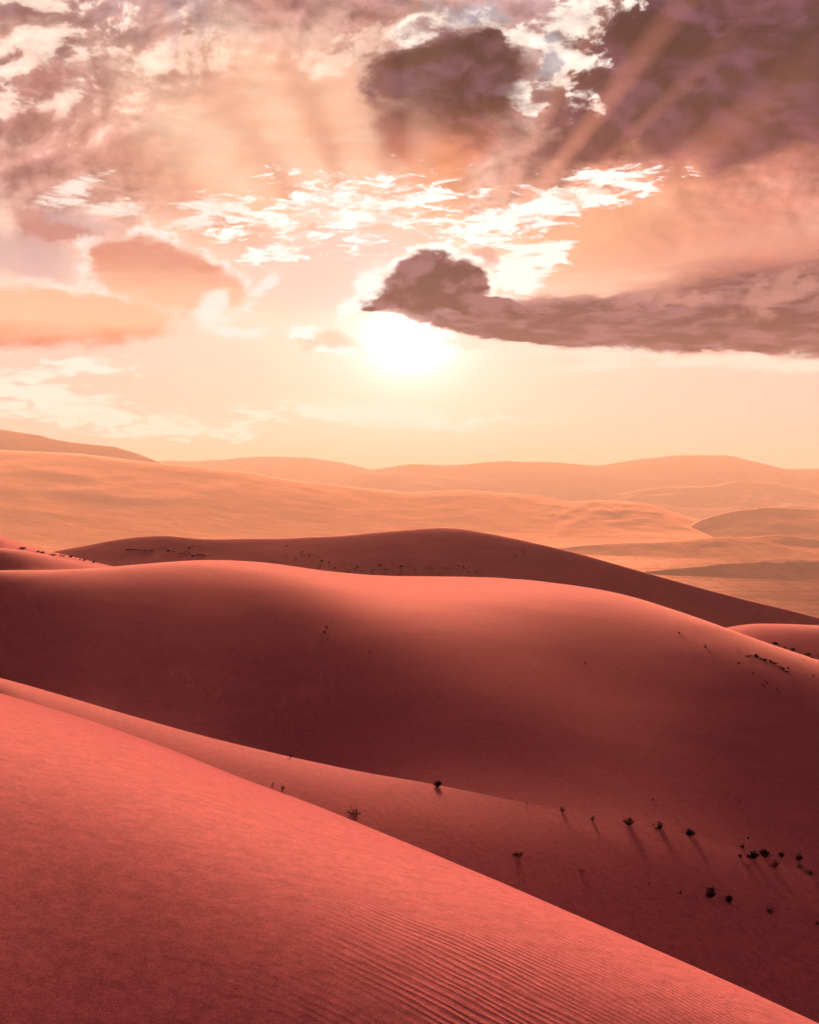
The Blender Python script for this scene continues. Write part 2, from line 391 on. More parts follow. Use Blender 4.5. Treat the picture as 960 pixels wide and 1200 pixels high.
# ------------------------------------------------------------------ dunes: one height field, built column by column
# Each dune is a rising flank from the foot T_b to its crest T_c (T = tangent of the depression angle),
# with slope s; distance follows from slope: d ln r = -dT / (T + s).  Behind a crest the sand drops into a hollow.
az_in = np.linspace(-19.5, 19.5, 640)
azo = 19.5 + 160.5 * (np.arange(1, 111) / 110.0) ** 1.5
AZ = np.radians(np.concatenate([-azo[::-1], az_in, azo[:-1]]))          # closed ring, -180 .. just under 180
az_c = np.clip(AZ, -math.radians(38), math.radians(38))
PX = HX + F * np.tan(az_c)
CA = np.cos(az_c)
def Tof(py): return (py - HY) / F * CA

def s_table(rows, xs, taus, px):
    """brightness read off the photograph (0-255, red) -> slope, as a smooth function of column and tau"""
    lum = (np.array(rows, float) / 255.0) ** 2.2
    lit = np.clip((lum - 0.20) / 0.80, -0.5, 1.0) * LITMAX
    s = SINE - lit
    fx = np.arange(-760, 1721, 8.0); ft = np.linspace(0, 1, 101)
    a = np.stack([np.interp(fx, xs, r) for r in s])
    a = gsm(a, 7.0, 1)
    order = np.argsort(taus)
    a = np.stack([np.interp(ft, np.array(taus)[order], a[order, j]) for j in range(len(fx))], 1)
    a = gsm(a, 6.0, 0)
    return lambda tau: np.stack([[0]]) if tau is None else _lookup(a, fx, ft, px, tau)
def _lookup(a, fx, ft, px, tau):
    j = np.clip((px - fx[0]) / 8.0, 0, len(fx) - 1.001); j0 = j.astype(int); fj = j - j0
    i = np.clip(tau * 100, 0, 99.999); i0 = i.astype(int); fi = i - i0
    return (a[i0, j0] * (1 - fj) + a[i0, j0 + 1] * fj) * (1 - fi) + (a[i0 + 1, j0] * (1 - fj) + a[i0 + 1, j0 + 1] * fj) * fi

def flank(r0, Tb, Tc, sfun, n, soft, gc=0.0, gmin=0.012):
    """rows from the foot (r0, Tb) to the crest; returns r[n,cols], z[n,cols], last grazing tangent at the foot"""
    sub = 6
    w = np.linspace(0, 1, (n - 1) * sub + 1)
    tau = (1 - w) ** 2
    lr = np.log(r0); R = [r0.copy()]; Z = [-r0 * Tb]
    g0 = None
    for k in range(1, len(w)):
        tm = 0.5 * (tau[k] + tau[k - 1])
        T = Tc + (Tb - Tc) * tm
        g = (T + sfun(np.full_like(T, tm)))
        g = np.maximum(g, gmin * 3)
        sh = np.sqrt(tm / (tm + soft))
        g = g * sh + gc * (1 - sh) + gmin * 0.3
        if g0 is None: g0 = g
        lr = lr + (Tb - Tc) * (tau[k - 1] - tau[k]) / g
        if k % sub == 0:
            r = np.exp(lr); R.append(r); Z.append(-r * (Tc + (Tb - Tc) * tau[k]))
    return np.array(R), np.array(Z), g0
def hollow(rc, zc, Tc, rb, gb, n):
    t = np.linspace(0, 1, n + 2)[1:-1, None]
    d = (rb - rc)[None]
    r = rc[None] + d * t
    return r, -r * Tc[None] + (gb[None] * d) * (t ** 3 - t ** 2)

SINE = math.tan(SUN_EL); LITMAX = 0.30
XS = [-400, 0, 120, 240, 360, 480, 600, 720, 840, 960, 1360]
fg_c = curve([(-760, 742), (-400, 752), (-200, 770), (-80, 792), (0, 812), (100, 842), (200, 878), (280, 911), (373, 945), (437, 972), (505, 1000), (600, 1040), (680, 1075), (770, 1114), (870, 1158), (960, 1200), (1100, 1265), (1360, 1370), (1720, 1460)], PX, 16)
l2_c = curve([(-760, 728), (-400, 738), (-200, 754), (-80, 775), (0, 794), (150, 838), (240, 863), (341, 887), (420, 904), (513, 920), (617, 941), (693, 957), (772, 971), (880, 1000), (960, 1030), (1100, 1075), (1360, 1130), (1720, 1180)], PX, 16)
big_c = curve([(-760, 690), (-200, 672), (0, 669), (60, 669), (120, 666), (180, 660), (230, 656), (270, 656), (320, 660), (380, 669), (440, 674), (500, 675), (560, 676), (620, 679), (690, 688), (750, 701), (820, 724), (880, 747), (960, 774), (1100, 815), (1360, 870), (1720, 900)], PX, 16)
back_c = curve([(-760, 690), (-60, 672), (0, 660), (60, 647), (100, 639), (150, 630), (190, 627), (240, 632), (330, 631), (400, 628), (470, 621), (520, 618), (545, 620), (600, 630), (680, 649), (760, 672), (840, 694), (960, 724), (1100, 750), (1360, 770), (1720, 775)], PX, 9)
mid_c = curve([(-760, 640), (-200, 640), (0, 642), (30, 645), (62, 651), (100, 660), (140, 668), (220, 690), (400, 720), (640, 740), (800, 752), (850, 737), (880, 732), (920, 732), (960, 734), (1100, 742), (1720, 780)], PX, 9)
left_c = curve([(-760, 600), (-200, 608), (0, 627), (25, 637), (57, 646), (82, 652), (110, 659), (140, 666), (220, 685), (500, 720), (1720, 800)], PX, 7)

s_fg = s_table([[40, 50, 52, 55, 60, 70, 80, 90, 95, 100, 100],
                [60, 76, 78, 82, 90, 98, 105, 112, 118, 120, 120],
                [84, 100, 102, 108, 122, 132, 132, 130, 130, 132, 132],
                [110, 126, 130, 142, 164, 174, 168, 158, 150, 150, 150],
                [150, 166, 176, 196, 214, 220, 206, 188, 178, 176, 176],
                [205, 220, 230, 240, 250, 252, 246, 236, 226, 220, 220]], XS, [1.0, 0.48, 0.32, 0.18, 0.08, 0.0], PX)
s_l2 = s_table([[170, 170, 165, 160, 150, 134, 130, 132, 132, 134, 136],
                [180, 180, 175, 172, 165, 152, 140, 136, 136, 138, 140],
                [190, 190, 188, 185, 182, 178, 162, 145, 138, 142, 146],
                [200, 200, 198, 196, 195, 192, 178, 168, 160, 164, 164]], XS, [1.0, 0.6, 0.3, 0.0], PX)
s_big = s_table([[100, 100, 98, 94, 96, 132, 162, 168, 162, 156, 156],
                 [84, 76, 70, 64, 66, 92, 132, 152, 140, 128, 128],
                 [76, 68, 60, 54, 54, 66, 100, 144, 122, 100, 100],
                 [70, 62, 56, 52, 56, 80, 142, 150, 92, 76, 76],
                 [84, 78, 72, 72, 88, 140, 154, 118, 82, 76, 76],
                 [106, 102, 100, 108, 134, 208, 172, 130, 114, 112, 112],
                 [152, 150, 148, 156, 186, 230, 206, 178, 166, 170, 170]], XS, [1.0, 0.88, 0.75, 0.5, 0.25, 0.1, 0.0], PX)
s_back = s_table([[150, 150, 135, 112, 100, 96, 90, 88, 88, 92, 100],
                  [110, 110, 110, 105, 98, 92, 86, 86, 88, 92, 100],
                  [120, 120, 120, 112, 104, 98, 92, 92, 96, 100, 110]], XS, [1.0, 0.5, 0.0], PX)

rows_r, rows_z = [], []
def put(r, z): rows_r.append(r); rows_z.append(z)
one = np.ones_like(PX)
# foreground dune, starting just below the frame
Ts = Tof(1700.0 * one); r_s = 4.3 * one
fgT = Tof(fg_c)
Rf, Zf, _ = flank(r_s, Ts, fgT, s_fg, 260, 0.05)
# sand under the camera
for q in (0.02, 0.25, 0.5, 0.75):
    rr = Rf[0] * q
    put(rr[None], (Zf[0] + (Rf[0] - rr) * -0.02)[None])
put(Rf, Zf)
# second rise
l2T = np.minimum(Tof(l2_c), fgT - 0.004)
r_b2 = np.maximum(Rf[-1] * 1.15 + 4.0, curve(list(zip([-760, -400, 0, 240, 480, 720, 960, 1360, 1720], [56, 48, 36, 30, 27, 26, 26, 26, 26])), PX, 90))
r_b2 = gsm(r_b2, 30, 0)
soft2 = curve([(-760, 0), (380, 0.0), (480, 0.35), (620, 1.0), (1720, 1.0)], PX, 60)          # the crest dies out towards the right
R2, Z2, g2 = flank(r_b2, fgT, l2T, s_l2, 120, 0.06, gc=0.30 * soft2)
rh, zh = hollow(Rf[-1], Zf[-1], fgT, r_b2, g2, 40); put(rh, zh); put(R2, Z2)
# the big dune
bigT = np.minimum(Tof(big_c), l2T - 0.004)
r_b3 = R2[-1] + 6.0 * curve([(-760, 1), (330, 1.0), (520, 0.02), (1720, 0.02)], PX, 50)
R3, Z3, g3 = flank(r_b3, l2T, bigT, s_big, 200, 0.05)
rh, zh = hollow(R2[-1], Z2[-1], l2T, r_b3, g3, 24); put(rh, zh); put(R3, Z3)
# the dark dune behind it
backT = Tof(back_c)
vis = np.minimum(backT, bigT - 0.003)
r_b4 = gsm(np.maximum(gsm(R3[-1], 40, 0) + 45, 190.0), 40, 0)
R4, Z4, g4 = flank(r_b4, bigT, vis, s_back, 90, 0.03)
dz4 = -(backT - vis) * R4[-1]
Z4 = Z4 + dz4[None] * np.linspace(0, 1, len(Z4))[:, None] ** 2
rh, zh = hollow(R3[-1], Z3[-1], bigT, r_b4, g4, 90); put(rh, zh); put(R4, Z4)
# far side, down to the plain
t = (np.linspace(0, 1, 60) ** 1.6)[1:, None]
rc, zc = R4[-1], Z4[-1]; re = 1350.0; ze = -126.0
d = re - rc
m0 = -vis * d
rr = rc + d * t
put(rr, (2 * t ** 3 - 3 * t ** 2 + 1) * zc + (t ** 3 - 2 * t ** 2 + t) * m0 + (-2 * t ** 3 + 3 * t ** 2) * ze)
RR = np.concatenate(rows_r); ZZ = np.concatenate(rows_z)
# two low dunes in the hollow
def add_ridge(RR, ZZ, rc, T, slope_n, slope_f, w, k):
    dr = RR - rc[None]
    prof = np.where(dr < 0, slope_n, slope_f) * (np.sqrt(dr ** 2 + w * w) - w)
    zr = (-rc * T)[None] - prof
    h = np.clip(0.5 + 0.5 * (zr - ZZ) / k, 0, 1)
    return ZZ * (1 - h) + zr * h + k * h * (1 - h)
ok = (RR > R3[-1][None] + 3) & (RR < 330)
for rcv, Tcv, sn, sf, w in ((R3[-1] + curve([(-760, 22), (200, 22), (800, 30), (1720, 30)], PX, 80), Tof(mid_c), 0.20, 0.30, 5.0), (R3[-1] + 44.0, Tof(left_c), 0.14, 0.30, 5.0)):
    Z_new = add_ridge(RR, ZZ, rcv, Tcv, sn, sf, w, 0.25)
    ZZ = np.where(ok, Z_new, ZZ)
# behind the camera the two sides run into one another
absd = np.degrees(np.abs(AZ)); wgt = np.clip((absd - 80) / 200.0, 0, 0.5)
iL, iR = 0, len(AZ) - 1
other_R = np.where(AZ[None] > 0, RR[:, iL:iL + 1], RR[:, iR:iR + 1]); other_Z = np.where(AZ[None] > 0, ZZ[:, iL:iL + 1], ZZ[:, iR:iR + 1])
RR = RR * (1 - wgt) + other_R * wgt; ZZ = ZZ * (1 - wgt) + other_Z * wgt
# gentle natural unevenness
XX = RR * np.sin(AZ)[None]; YY = RR * np.cos(AZ)[None]
amp = np.clip((RR - 3) / 60.0, 0, 1)
ZZ = ZZ + amp * 0.07 * fbm(XX / 9.0, YY / 14.0, 3) + np.clip(RR / 12, 0, 1) * 0.003 * fbm(XX / 1.3 + 40, YY / 2.0, 3)
# ------------------------------------------------------------------ materials
def new_mat(name):
    m = bpy.data.materials.new(name); m.use_nodes = True; nt = m.node_tree; nt.nodes.clear()
    b = nt.nodes.new('ShaderNodeBsdfPrincipled'); o = nt.nodes.new('ShaderNodeOutputMaterial')
    nt.links.new(b.outputs[0], o.inputs['Surface'])
    b.inputs['Roughness'].default_value = 0.95; b.inputs['Specular IOR Level'].default_value = 0.0
    return m, nt, b
def bump(nt, b, h, strength, dist):
    n = nt.nodes.new('ShaderNodeBump'); n.inputs['Strength'].default_value = strength; n.inputs['Distance'].default_value = dist
    plug(nt, n.inputs['Height'], h); nt.links.new(n.outputs[0], b.inputs['Normal'])
def opos(nt):
    return S(nt, nt.nodes.new('ShaderNodeTexCoord').outputs['Object'])

def sheen(b, w, r, tint):
    b.inputs['Sheen Weight'].default_value = w; b.inputs['Sheen Roughness'].default_value = r; b.inputs['Sheen Tint'].default_value = tint

def sand_material():
    m, nt, b = new_mat('dune_sand')
    sheen(b, 0.19, 0.34, (1.0, 0.50, 0.43, 1))           # loose grains catch the light at grazing angles
    P = opos(nt); x, y, z = sep(nt, P)
    big = noise(nt, P, 0.05, 3, 0.5)
    grain = noise(nt, P, 80.0, 3, 1.0) * 0.65 + noise(nt, P, 6.0, 3, 1.0) * 0.35
    # wind streaks, stretched along the lee
    st = noise(nt, vscale(nt, P, (0.5, 1.6, 1.0)), 0.5, 5, 0.55)
    c = mix(nt, sstep(big + (st - 0.5) * 0.4, 0.35, 0.65), (0.40, 0.102, 0.124, 1), (0.34, 0.084, 0.114, 1))
    g = sstep(grain, 0.36, 0.64)
    c = mix(nt, g, vscale(nt, c, (0.55, 0.53, 0.55)), vscale(nt, c, (1.42, 1.46, 1.44)))
    plug(nt, b.inputs['Base Color'], c)
    # wind ripples on the near dune, in patches
    th = math.radians(RIPPLE_DEG)
    u = x * math.cos(th) + y * math.sin(th); v = x * -math.sin(th) + y * math.cos(th)
    wob = noise(nt, vscale(nt, P, (1, 1, 0)), 0.35, 2, 0.5)
    # ripple lines bend along the flank: steeper in plan towards the crest's low end
    arc = y + mth(nt, 'EXPONENT', mn(mx(x, -4.0), 2.6) * 0.57) * 1.72
    jit = noise(nt, vec(nt, u * 0.35, v * 2.2, 0.0), 1.5, 4, 0.6)
    ph = (arc + (wob - 0.5) * 0.55 + (jit - 0.5) * 0.30) * (2 * math.pi / 0.10)
    rip = f1('SINE', ph) * 0.5 + 0.5
    rip = rip ** 1.6
    patch = sstep(noise(nt, vec(nt, u * 0.3, v, 2.0), 0.8, 4, 0.6), 0.38, 0.64)
    dist = f1('SQRT', x * x + y * y)
    right = sstep(x - y * 0.05, -2.3, 0.5)
    amp = sstep(dist, 12.0, 7.2) * right * (patch * 0.8 + 0.2)
    h = rip * amp * 0.0052 + grain * 0.0012
    bump(nt, b, h, 0.75, 1.0)
    return m
def plain_material():
    m, nt, b = new_mat('plain_ground')
    P = opos(nt)
    a = noise(nt, vscale(nt, P, (0.4, 1.0, 0)), 0.018, 9, 0.66)
    s2 = noise(nt, vscale(nt, P, (0.25, 1.0, 0)), 0.002, 4, 0.55)
    dots = noise(nt, vscale(nt, P, (1, 0.16, 0)), 0.07, 5, 0.7)
    px_, py_, pz_ = sep(nt, P)
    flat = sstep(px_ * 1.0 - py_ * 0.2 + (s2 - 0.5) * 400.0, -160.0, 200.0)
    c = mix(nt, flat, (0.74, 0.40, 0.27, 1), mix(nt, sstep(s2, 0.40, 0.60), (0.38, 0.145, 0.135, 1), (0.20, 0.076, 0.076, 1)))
    sheen(b, 0.2, 0.5, (1.0, 0.46, 0.28, 1)); plug(nt, b.inputs['Sheen Weight'], 0.34 - flat * 0.28)
    c = mix(nt, sstep(a, 0.50, 0.58) * 0.85 * (flat * 0.8 + 0.2), c, (0.085, 0.034, 0.032, 1))
    c = mix(nt, sstep(dots, 0.48, 0.60) * (flat * 0.45 + 0.35), c, (0.11, 0.050, 0.042, 1))
    plug(nt, b.inputs['Base Color'], c)
    bump(nt, b, a, 0.5, 2.0)
    return m
def hill_material(name, col_a, col_b, sc, sh=0.5, tint=(1.0, 0.46, 0.27, 1)):
    m, nt, b = new_mat(name)
    sheen(b, sh, 0.5, tint)  # warm sheen brightens the flanks in place of denser glowing haze
    P = opos(nt)
    a = noise(nt, P, sc, 9, 0.65)
    d = noise(nt, P, sc * 14, 5, 0.7)
    c = mix(nt, sstep(a, 0.40, 0.62), col_a, col_b)
    c = mix(nt, sstep(d, 0.50, 0.66) * 0.4, c, (0.10, 0.055, 0.042, 1))
    plug(nt, b.inputs['Base Color'], c)
    bump(nt, b, a, 0.25, 0.12 / sc)
    return m

# mean direction of the ripples in plan
RIPPLE_DEG = -52.0

# ------------------------------------------------------------------ the dunes
M_sand = sand_material()
nr, nc = RR.shape
verts = np.stack([XX, YY, ZZ], -1).reshape(-1, 3)
faces = grid_faces(nr, nc, True)[:, ::-1]
dunes = link('sand_dunes', verts, faces, M_sand)
dunes['kind'] = 'structure'; dunes['label'] = 'rolling red sand dunes with smooth crests'
# cap the small hole straight under the camera
ring = verts[:nc]
ctr = ring.mean(0, keepdims=True)
bm = bmesh.new(); bm.from_mesh(dunes.data); bm.verts.ensure_lookup_table()
cv = bm.verts.new(ctr[0].tolist()); bm.verts.ensure_lookup_table()
for i in range(nc):
    bm.faces.new((cv, bm.verts[(i + 1) % nc], bm.verts[i])).smooth = True
bm.normal_update(); bm.to_mesh(dunes.data); bm.free()

# ------------------------------------------------------------------ the plain below
PZ = -120.0
def plain_h(x, y):
    r = np.hypot(x, y)
    far = np.clip((r - 1800) / 2400, 0, 1)
    swell = 7.0 * np.maximum(fbm(x / 1400 + 3.1, y / 520 + 1.7, 3), -0.1) * far
    return PZ + swell + 0.5 * fbm(x / 60, y / 24, 3)
pa = np.radians(np.concatenate([-(20 + 160 * (np.arange(1, 41) / 40.0) ** 1.3)[::-1], np.linspace(-20, 20, 260), (20 + 160 * (np.arange(1, 41) / 40.0) ** 1.3)[:-1]]))
pr = np.concatenate([[640, 900], np.geomspace(1040, 14000, 260), [16000, 19000, 22000]])
px_ = pr[:, None] * np.sin(pa)[None]; py_ = pr[:, None] * np.cos(pa)[None]
pz = plain_h(px_, py_); pz[pr > 15000] = PZ
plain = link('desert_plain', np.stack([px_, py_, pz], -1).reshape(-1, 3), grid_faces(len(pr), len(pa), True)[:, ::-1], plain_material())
plain['kind'] = 'structure'; plain['label'] = 'hazy desert plain with bands of scrub'

# ------------------------------------------------------------------ hills standing on it
M_hill = hill_material('scrub_hill', (0.50, 0.25, 0.17, 1), (0.40, 0.18, 0.115, 1), 0.002, 0.75)
M_scrub = hill_material('dark_scrub_hill', (0.38, 0.18, 0.13, 1), (0.27, 0.12, 0.09, 1), 0.003, 0.6)
M_dark = hill_material('dense_scrub', (0.28, 0.115, 0.095, 1), (0.14, 0.056, 0.05, 1), 0.006, 0.15)
M_mount = hill_material('bare_mountain', (0.36, 0.17, 0.12, 1), (0.26, 0.13, 0.10, 1), 0.0008, 0.7, (1.0, 0.60, 0.42, 1))  # paler sheen tint puts the fading of haze into the mountain colour
def hills(name, label, dist, pts, depth_n, depth_f, rough, mat, seed, bend=0.0, n_x=260, jag=0.0):
    """a range of hills: skyline read from the photograph at its distance, flanks with gullies"""
    p = np.array(pts, float)
    x0, x1 = p[0, 0], p[-1, 0]
    px = np.linspace(x0, x1, n_x)
    py = np.interp(px, p[:, 0], p[:, 1]); k = n_x / (x1 - x0)
    py = gsm(py, 7 * k, 0)
    t = np.linspace(-1, 1, 90)
    X = (px - HX) / F * dist
    H = (HY - py) / F * dist - PZ
    Yc = dist + bend * dist * np.sin((px - x0) / (x1 - x0) * 5 + seed)
    X = (px - HX) / F * Yc; H = (HY - py) / F * Yc - PZ
    if jag: H = H * (1 + jag * fbm(px / 26.0 + seed, px * 0 + seed, 4))
    prof = np.where(t < 0, (1 - np.abs(t) ** 1.25) ** 1.5, (1 - t ** 1.4) ** 1.3)
    spread = 0.22 + 0.78 * np.clip(H / H.max(), 0, 1) ** 1.3
    Yg = Yc[None] + np.where(t[:, None] < 0, depth_n, depth_f) * spread[None] * t[:, None]
    Xg = np.repeat(X[None], len(t), 0)
    sc = dist / 14.0
    gul = np.abs(fbm(Xg / sc + seed, Yg / (sc * 1.8) + seed, 5, 0.55))
    Hg = H[None] * prof[:, None]
    damp = np.clip(np.abs(t)[:, None] * 4, 0, 1) * prof[:, None]
    Zg = PZ - 6 + Hg + 6 * prof[:, None] - rough * np.clip(H[None], 0, None) * gul * damp * 1.6 + rough * 0.05 * np.clip(H[None], 0, None) * fbm(Xg / (sc * .25), Yg / (sc * .25), 4) * prof[:, None]
    v = np.stack([Xg, Yg, Zg], -1).reshape(-1, 3)
    o = link(name, v, grid_faces(len(t), n_x), mat)
    o['kind'] = 'structure'; o['label'] = label
    return o
hills('scrub_hill', 'long smooth hill behind the dunes', 4100, [(-420, 600), (-260, 560), (-150, 534), (0, 527), (90, 531), (180, 542), (290, 553), (340, 562), (420, 571), (480, 577), (545, 574), (630, 580), (690, 592), (740, 600), (800, 608), (860, 620)], 2500, 800, 0.05, M_hill, 2.3, 0.015)
hills('scrub_spur', 'low spur running out from the long hill', 3850, [(520, 604), (580, 595), (640, 589), (705, 586), (752, 588), (780, 596), (805, 605), (850, 616), (900, 622)], 1100, 800, 0.22, M_hill, 5.1)
hills('scrub_ridge', 'low dark scrub ridge crossing the plain', 2500, [(600, 648), (660, 642), (720, 637), (800, 634), (860, 629), (900, 628), (960, 631), (1100, 634), (1300, 648)], 420, 260, 0.3, M_scrub, 2.7, jag=0.2)
hills('scrub_bank', 'lowest dark bank of scrub beside the pale flats', 1850, [(690, 673), (760, 670), (820, 664), (880, 660), (960, 657), (1100, 660), (1300, 673)], 230, 160, 0.3, M_dark, 7.7, jag=0.25)
hills('scrub_mound', 'scrubby rounded mound on the plain', 3400, [(780, 640), (815, 612), (830, 606), (862, 598), (895, 594), (960, 597), (1040, 596), (1150, 604), (1300, 640)], 660, 800, 0.3, M_scrub, 8.2)
hills('desert_mountain', 'flat shouldered mountain at the end of the long hill', 4850, [(-560, 560), (-400, 540), (-260, 512), (-120, 505), (0, 503), (40, 508), (75, 517), (130, 523), (155, 528), (185, 541), (230, 562), (280, 580)], 1400, 1800, 0.30, M_mount, 3.3)
hills('far_hill', 'low pale hill between the far mountains', 7300, [(340, 590), (390, 566), (430, 553), (480, 554), (545, 560), (600, 566), (660, 574), (720, 590)], 1600, 1600, 0.3, M_mount, 6.6)
hills('double_hill', 'double topped hill across the plain', 6000, [(640, 605), (715, 581), (760, 572), (800, 569), (832, 570), (865, 563), (905, 565), (960, 576), (1040, 580), (1150, 572), (1300, 600)], 1400, 1600, 0.32, M_mount, 4.4)
hills('far_mountain', 'long pale mountain range on the horizon', 8000, [(300, 580), (400, 556), (480, 543), (530, 545), (590, 540), (645, 541), (700, 546), (750, 537), (800, 532), (850, 533), (880, 539), (920, 550), (960, 549), (1040, 546), (1150, 552), (1300, 570), (1400, 590)], 2000, 2000, 0.32, M_mount, 1.4)
hills('faint_mountain', 'faintest mountain range, almost lost in the haze', 8700, [(100, 575), (160, 548), (195, 538), (225, 540), (270, 537), (320, 534), (360, 536), (400, 541), (435, 550), (480, 562), (540, 580)], 2400, 2000, 0.3, M_mount, 9.4)
# ------------------------------------------------------------------ desert shrubs
def on_sand(px, py):
    """where the line of sight through a photograph point first meets the sand"""
    a = math.atan((px - HX) / F); j = int(np.argmin(np.abs(AZ - a)))
    T = (py - HY) / F * math.cos(a)
    Trow = -ZZ[:, j] / RR[:, j]
    k = int(np.argmax((Trow <= T) & (RR[:, j] > 3.0)))
    k = max(k, 1)
    r = RR[k, j] if Trow[k - 1] <= Trow[k] else np.interp(T, [Trow[k], Trow[k - 1]], [RR[k, j], RR[k - 1, j]])
    z = np.interp(r, RR[k - 1:k + 1, j], ZZ[k - 1:k + 1, j])
    return Vector((r * math.sin(a), r * math.cos(a), z)), r

def stem_tube(V, Fc, p0, p1, p2, r0, r1):
    base = len(V); n = 4
    for q in range(n):
        t = q / (n - 1)
        p = p0.lerp(p1, t).lerp(p1.lerp(p2, t), t)
        r = r0 * (1 - t) + r1 * t
        for k in range(3):
            a = k * 2.0944
            V.append((p.x + r * math.cos(a), p.y + r * math.sin(a), p.z))
    for q in range(n - 1):
        for k in range(3):
            a = base + q * 3 + k; b = base + q * 3 + (k + 1) % 3
            Fc.append((a, b, b + 3, a + 3))
def leaf(V, Fc, p, d, ln, wd, rnd):
    side = d.cross(Vector((rnd.uniform(-1, 1), rnd.uniform(-1, 1), rnd.uniform(-1, 1)))).normalized() * wd
    b = len(V)
    up = d.cross(side).normalized() * wd * 0.4
    for q in (p, p + d * ln * 0.5 + side + up, p + d * ln, p + d * ln * 0.5 - side + up): V.append(tuple(q))
    Fc.append((b, b + 1, b + 2, b + 3))
def shrub_mesh(seed, n_stem, spread, height, leaves, leaf_len, lean=(0, 0), oval=1.0):
    """unit shrub about 1 wide: returns (stem verts, faces, leaf verts, faces)"""
    rnd = random.Random(seed); SV, SF, LV, LF = [], [], [], []
    for i in range(n_stem):
        a = rnd.uniform(0, 2 * math.pi); o = rnd.random() ** 0.6
        reach = 0.5 * spread * o * rnd.uniform(0.7, 1.1)
        h = height * (1 - 0.62 * o * o) * rnd.uniform(0.65, 1.1)
        p0 = Vector((math.cos(a) * 0.05 * rnd.random(), math.sin(a) * 0.05 * rnd.random(), -0.05))
        p2 = Vector((math.cos(a) * reach * oval + lean[0] * h, math.sin(a) * reach + lean[1] * h, h))
        p1 = p0.lerp(p2, 0.5) + Vector((rnd.uniform(-.06, .06), rnd.uniform(-.06, .06), rnd.uniform(-0.10, 0.06)))
        stem_tube(SV, SF, p0, p1, p2, 0.022, 0.008)
        if rnd.random() < 0.6:                                   # side twig
            q0 = p0.lerp(p1, .5).lerp(p1.lerp(p2, .5), .5)
            q2 = q0 + Vector((rnd.uniform(-.2, .2), rnd.uniform(-.2, .2), rnd.uniform(.08, .26))) * height * 1.4
            stem_tube(SV, SF, q0, q0.lerp(q2, .5), q2, 0.009, 0.004)
        for k in range(leaves):
            t = rnd.uniform(0.25, 1.0)
            p = p0.lerp(p1, t).lerp(p1.lerp(p2, t), t)
            d = ((p2 - p0).normalized() + Vector((rnd.uniform(-1, 1), rnd.uniform(-1, 1), rnd.uniform(-.4, .9))) * 0.8).normalized()
            leaf(LV, LF, p, d, leaf_len * rnd.uniform(.6, 1.3), leaf_len * 0.20, rnd)
    return SV, SF, LV, LF
def plant_mat(name, ca, cb):
    m, nt, b = new_mat(name)
    n = noise(nt, opos(nt), 9.0, 3, 0.6)
    plug(nt, b.inputs['Base Color'], mix(nt, sstep(n, 0.35, 0.65), ca, cb))
    b.inputs['Roughness'].default_value = 0.8
    return m
M_leaf = plant_mat('dry_shrub_leaf', (0.022, 0.018, 0.013, 1), (0.036, 0.026, 0.018, 1))
M_stem = plant_mat('dry_shrub_stem', (0.034, 0.022, 0.017, 1), (0.050, 0.030, 0.024, 1))
M_pale = plant_mat('withered_shrub', (0.16, 0.060, 0.050, 1), (0.11, 0.045, 0.040, 1))
KINDS = {'spiky': (22, 1.1, 0.62, 6, 0.20), 'dense': (44, 0.95, 0.66, 12, 0.17), 'sprig': (6, 0.6, 1.0, 7, 0.20), 'wiry': (16, 1.2, 0.42, 5, 0.15), 'low': (34, 1.15, 0.36, 10, 0.15), 'tuft': (12, 0.95, 0.6, 7, 0.22)}
_plant_cache = {}
def plant_data(kind, var):
    key = (kind, var)
    if key not in _plant_cache:
        ns, sp, h, lv, ll = KINDS[kind]
        rnd = random.Random(hash(kind) % 7 + var * 13)
        SV, SF, LV, LF = shrub_mesh(len(kind) * 31 + var * 101, ns, sp, h, lv, ll, (0.12 * math.sin(var * 2.1), 0), 1.0 + 0.3 * math.sin(var * 1.7 + 1))
        ms = bpy.data.meshes.new('stem'); ms.from_pydata(SV, [], SF); ms.materials.append(M_stem)
        ml = bpy.data.meshes.new('foliage'); ml.from_pydata(LV, [], LF); ml.materials.append(M_leaf)
        nS = len(SV)
        mj = bpy.data.meshes.new('shrub'); mj.from_pydata(SV + LV, [], SF + [tuple(i + nS for i in f) for f in LF]); mj.materials.append(M_stem); mj.materials.append(M_leaf)
        mj.polygons.foreach_set('material_index', [0] * len(SF) + [1] * len(LF))
        _plant_cache[key] = (ms, ml, mj)
    return _plant_cache[key]
_pale_cache = {}
def pale(me):
    if me.name not in _pale_cache:
        c_ = me.copy(); c_.materials.clear(); c_.materials.append(M_pale); _pale_cache[me.name] = c_
    return _pale_cache[me.name]
_rp = random.Random(3)
def shrub(px, py, wpx, kind, label, group, var=0, parts=True, withered=False, name='desert_shrub', sink=0.02):
    p, r = on_sand(px, py)
    w = wpx * 0.84 * r / F
    ms, ml, mj = plant_data(kind, var)
    if parts:
        o = bpy.data.objects.new(name, None); o.empty_display_size = 0.2; col.objects.link(o)
        for me, nm in ((ms, 'stem'), (ml, 'foliage')):
            ch = bpy.data.objects.new(nm, pale(me) if withered else me); col.objects.link(ch); ch.parent = o
    else:
        o = bpy.data.objects.new(name, mj); col.objects.link(o)
    o.location = p - Vector((0, 0, sink * w)); o.scale = (w, w, w); o.rotation_euler = (0, 0, _rp.uniform(0, 6.28))
    o['label'] = label; o['category'] = 'shrub'
    if group: o['group'] = group
    return o

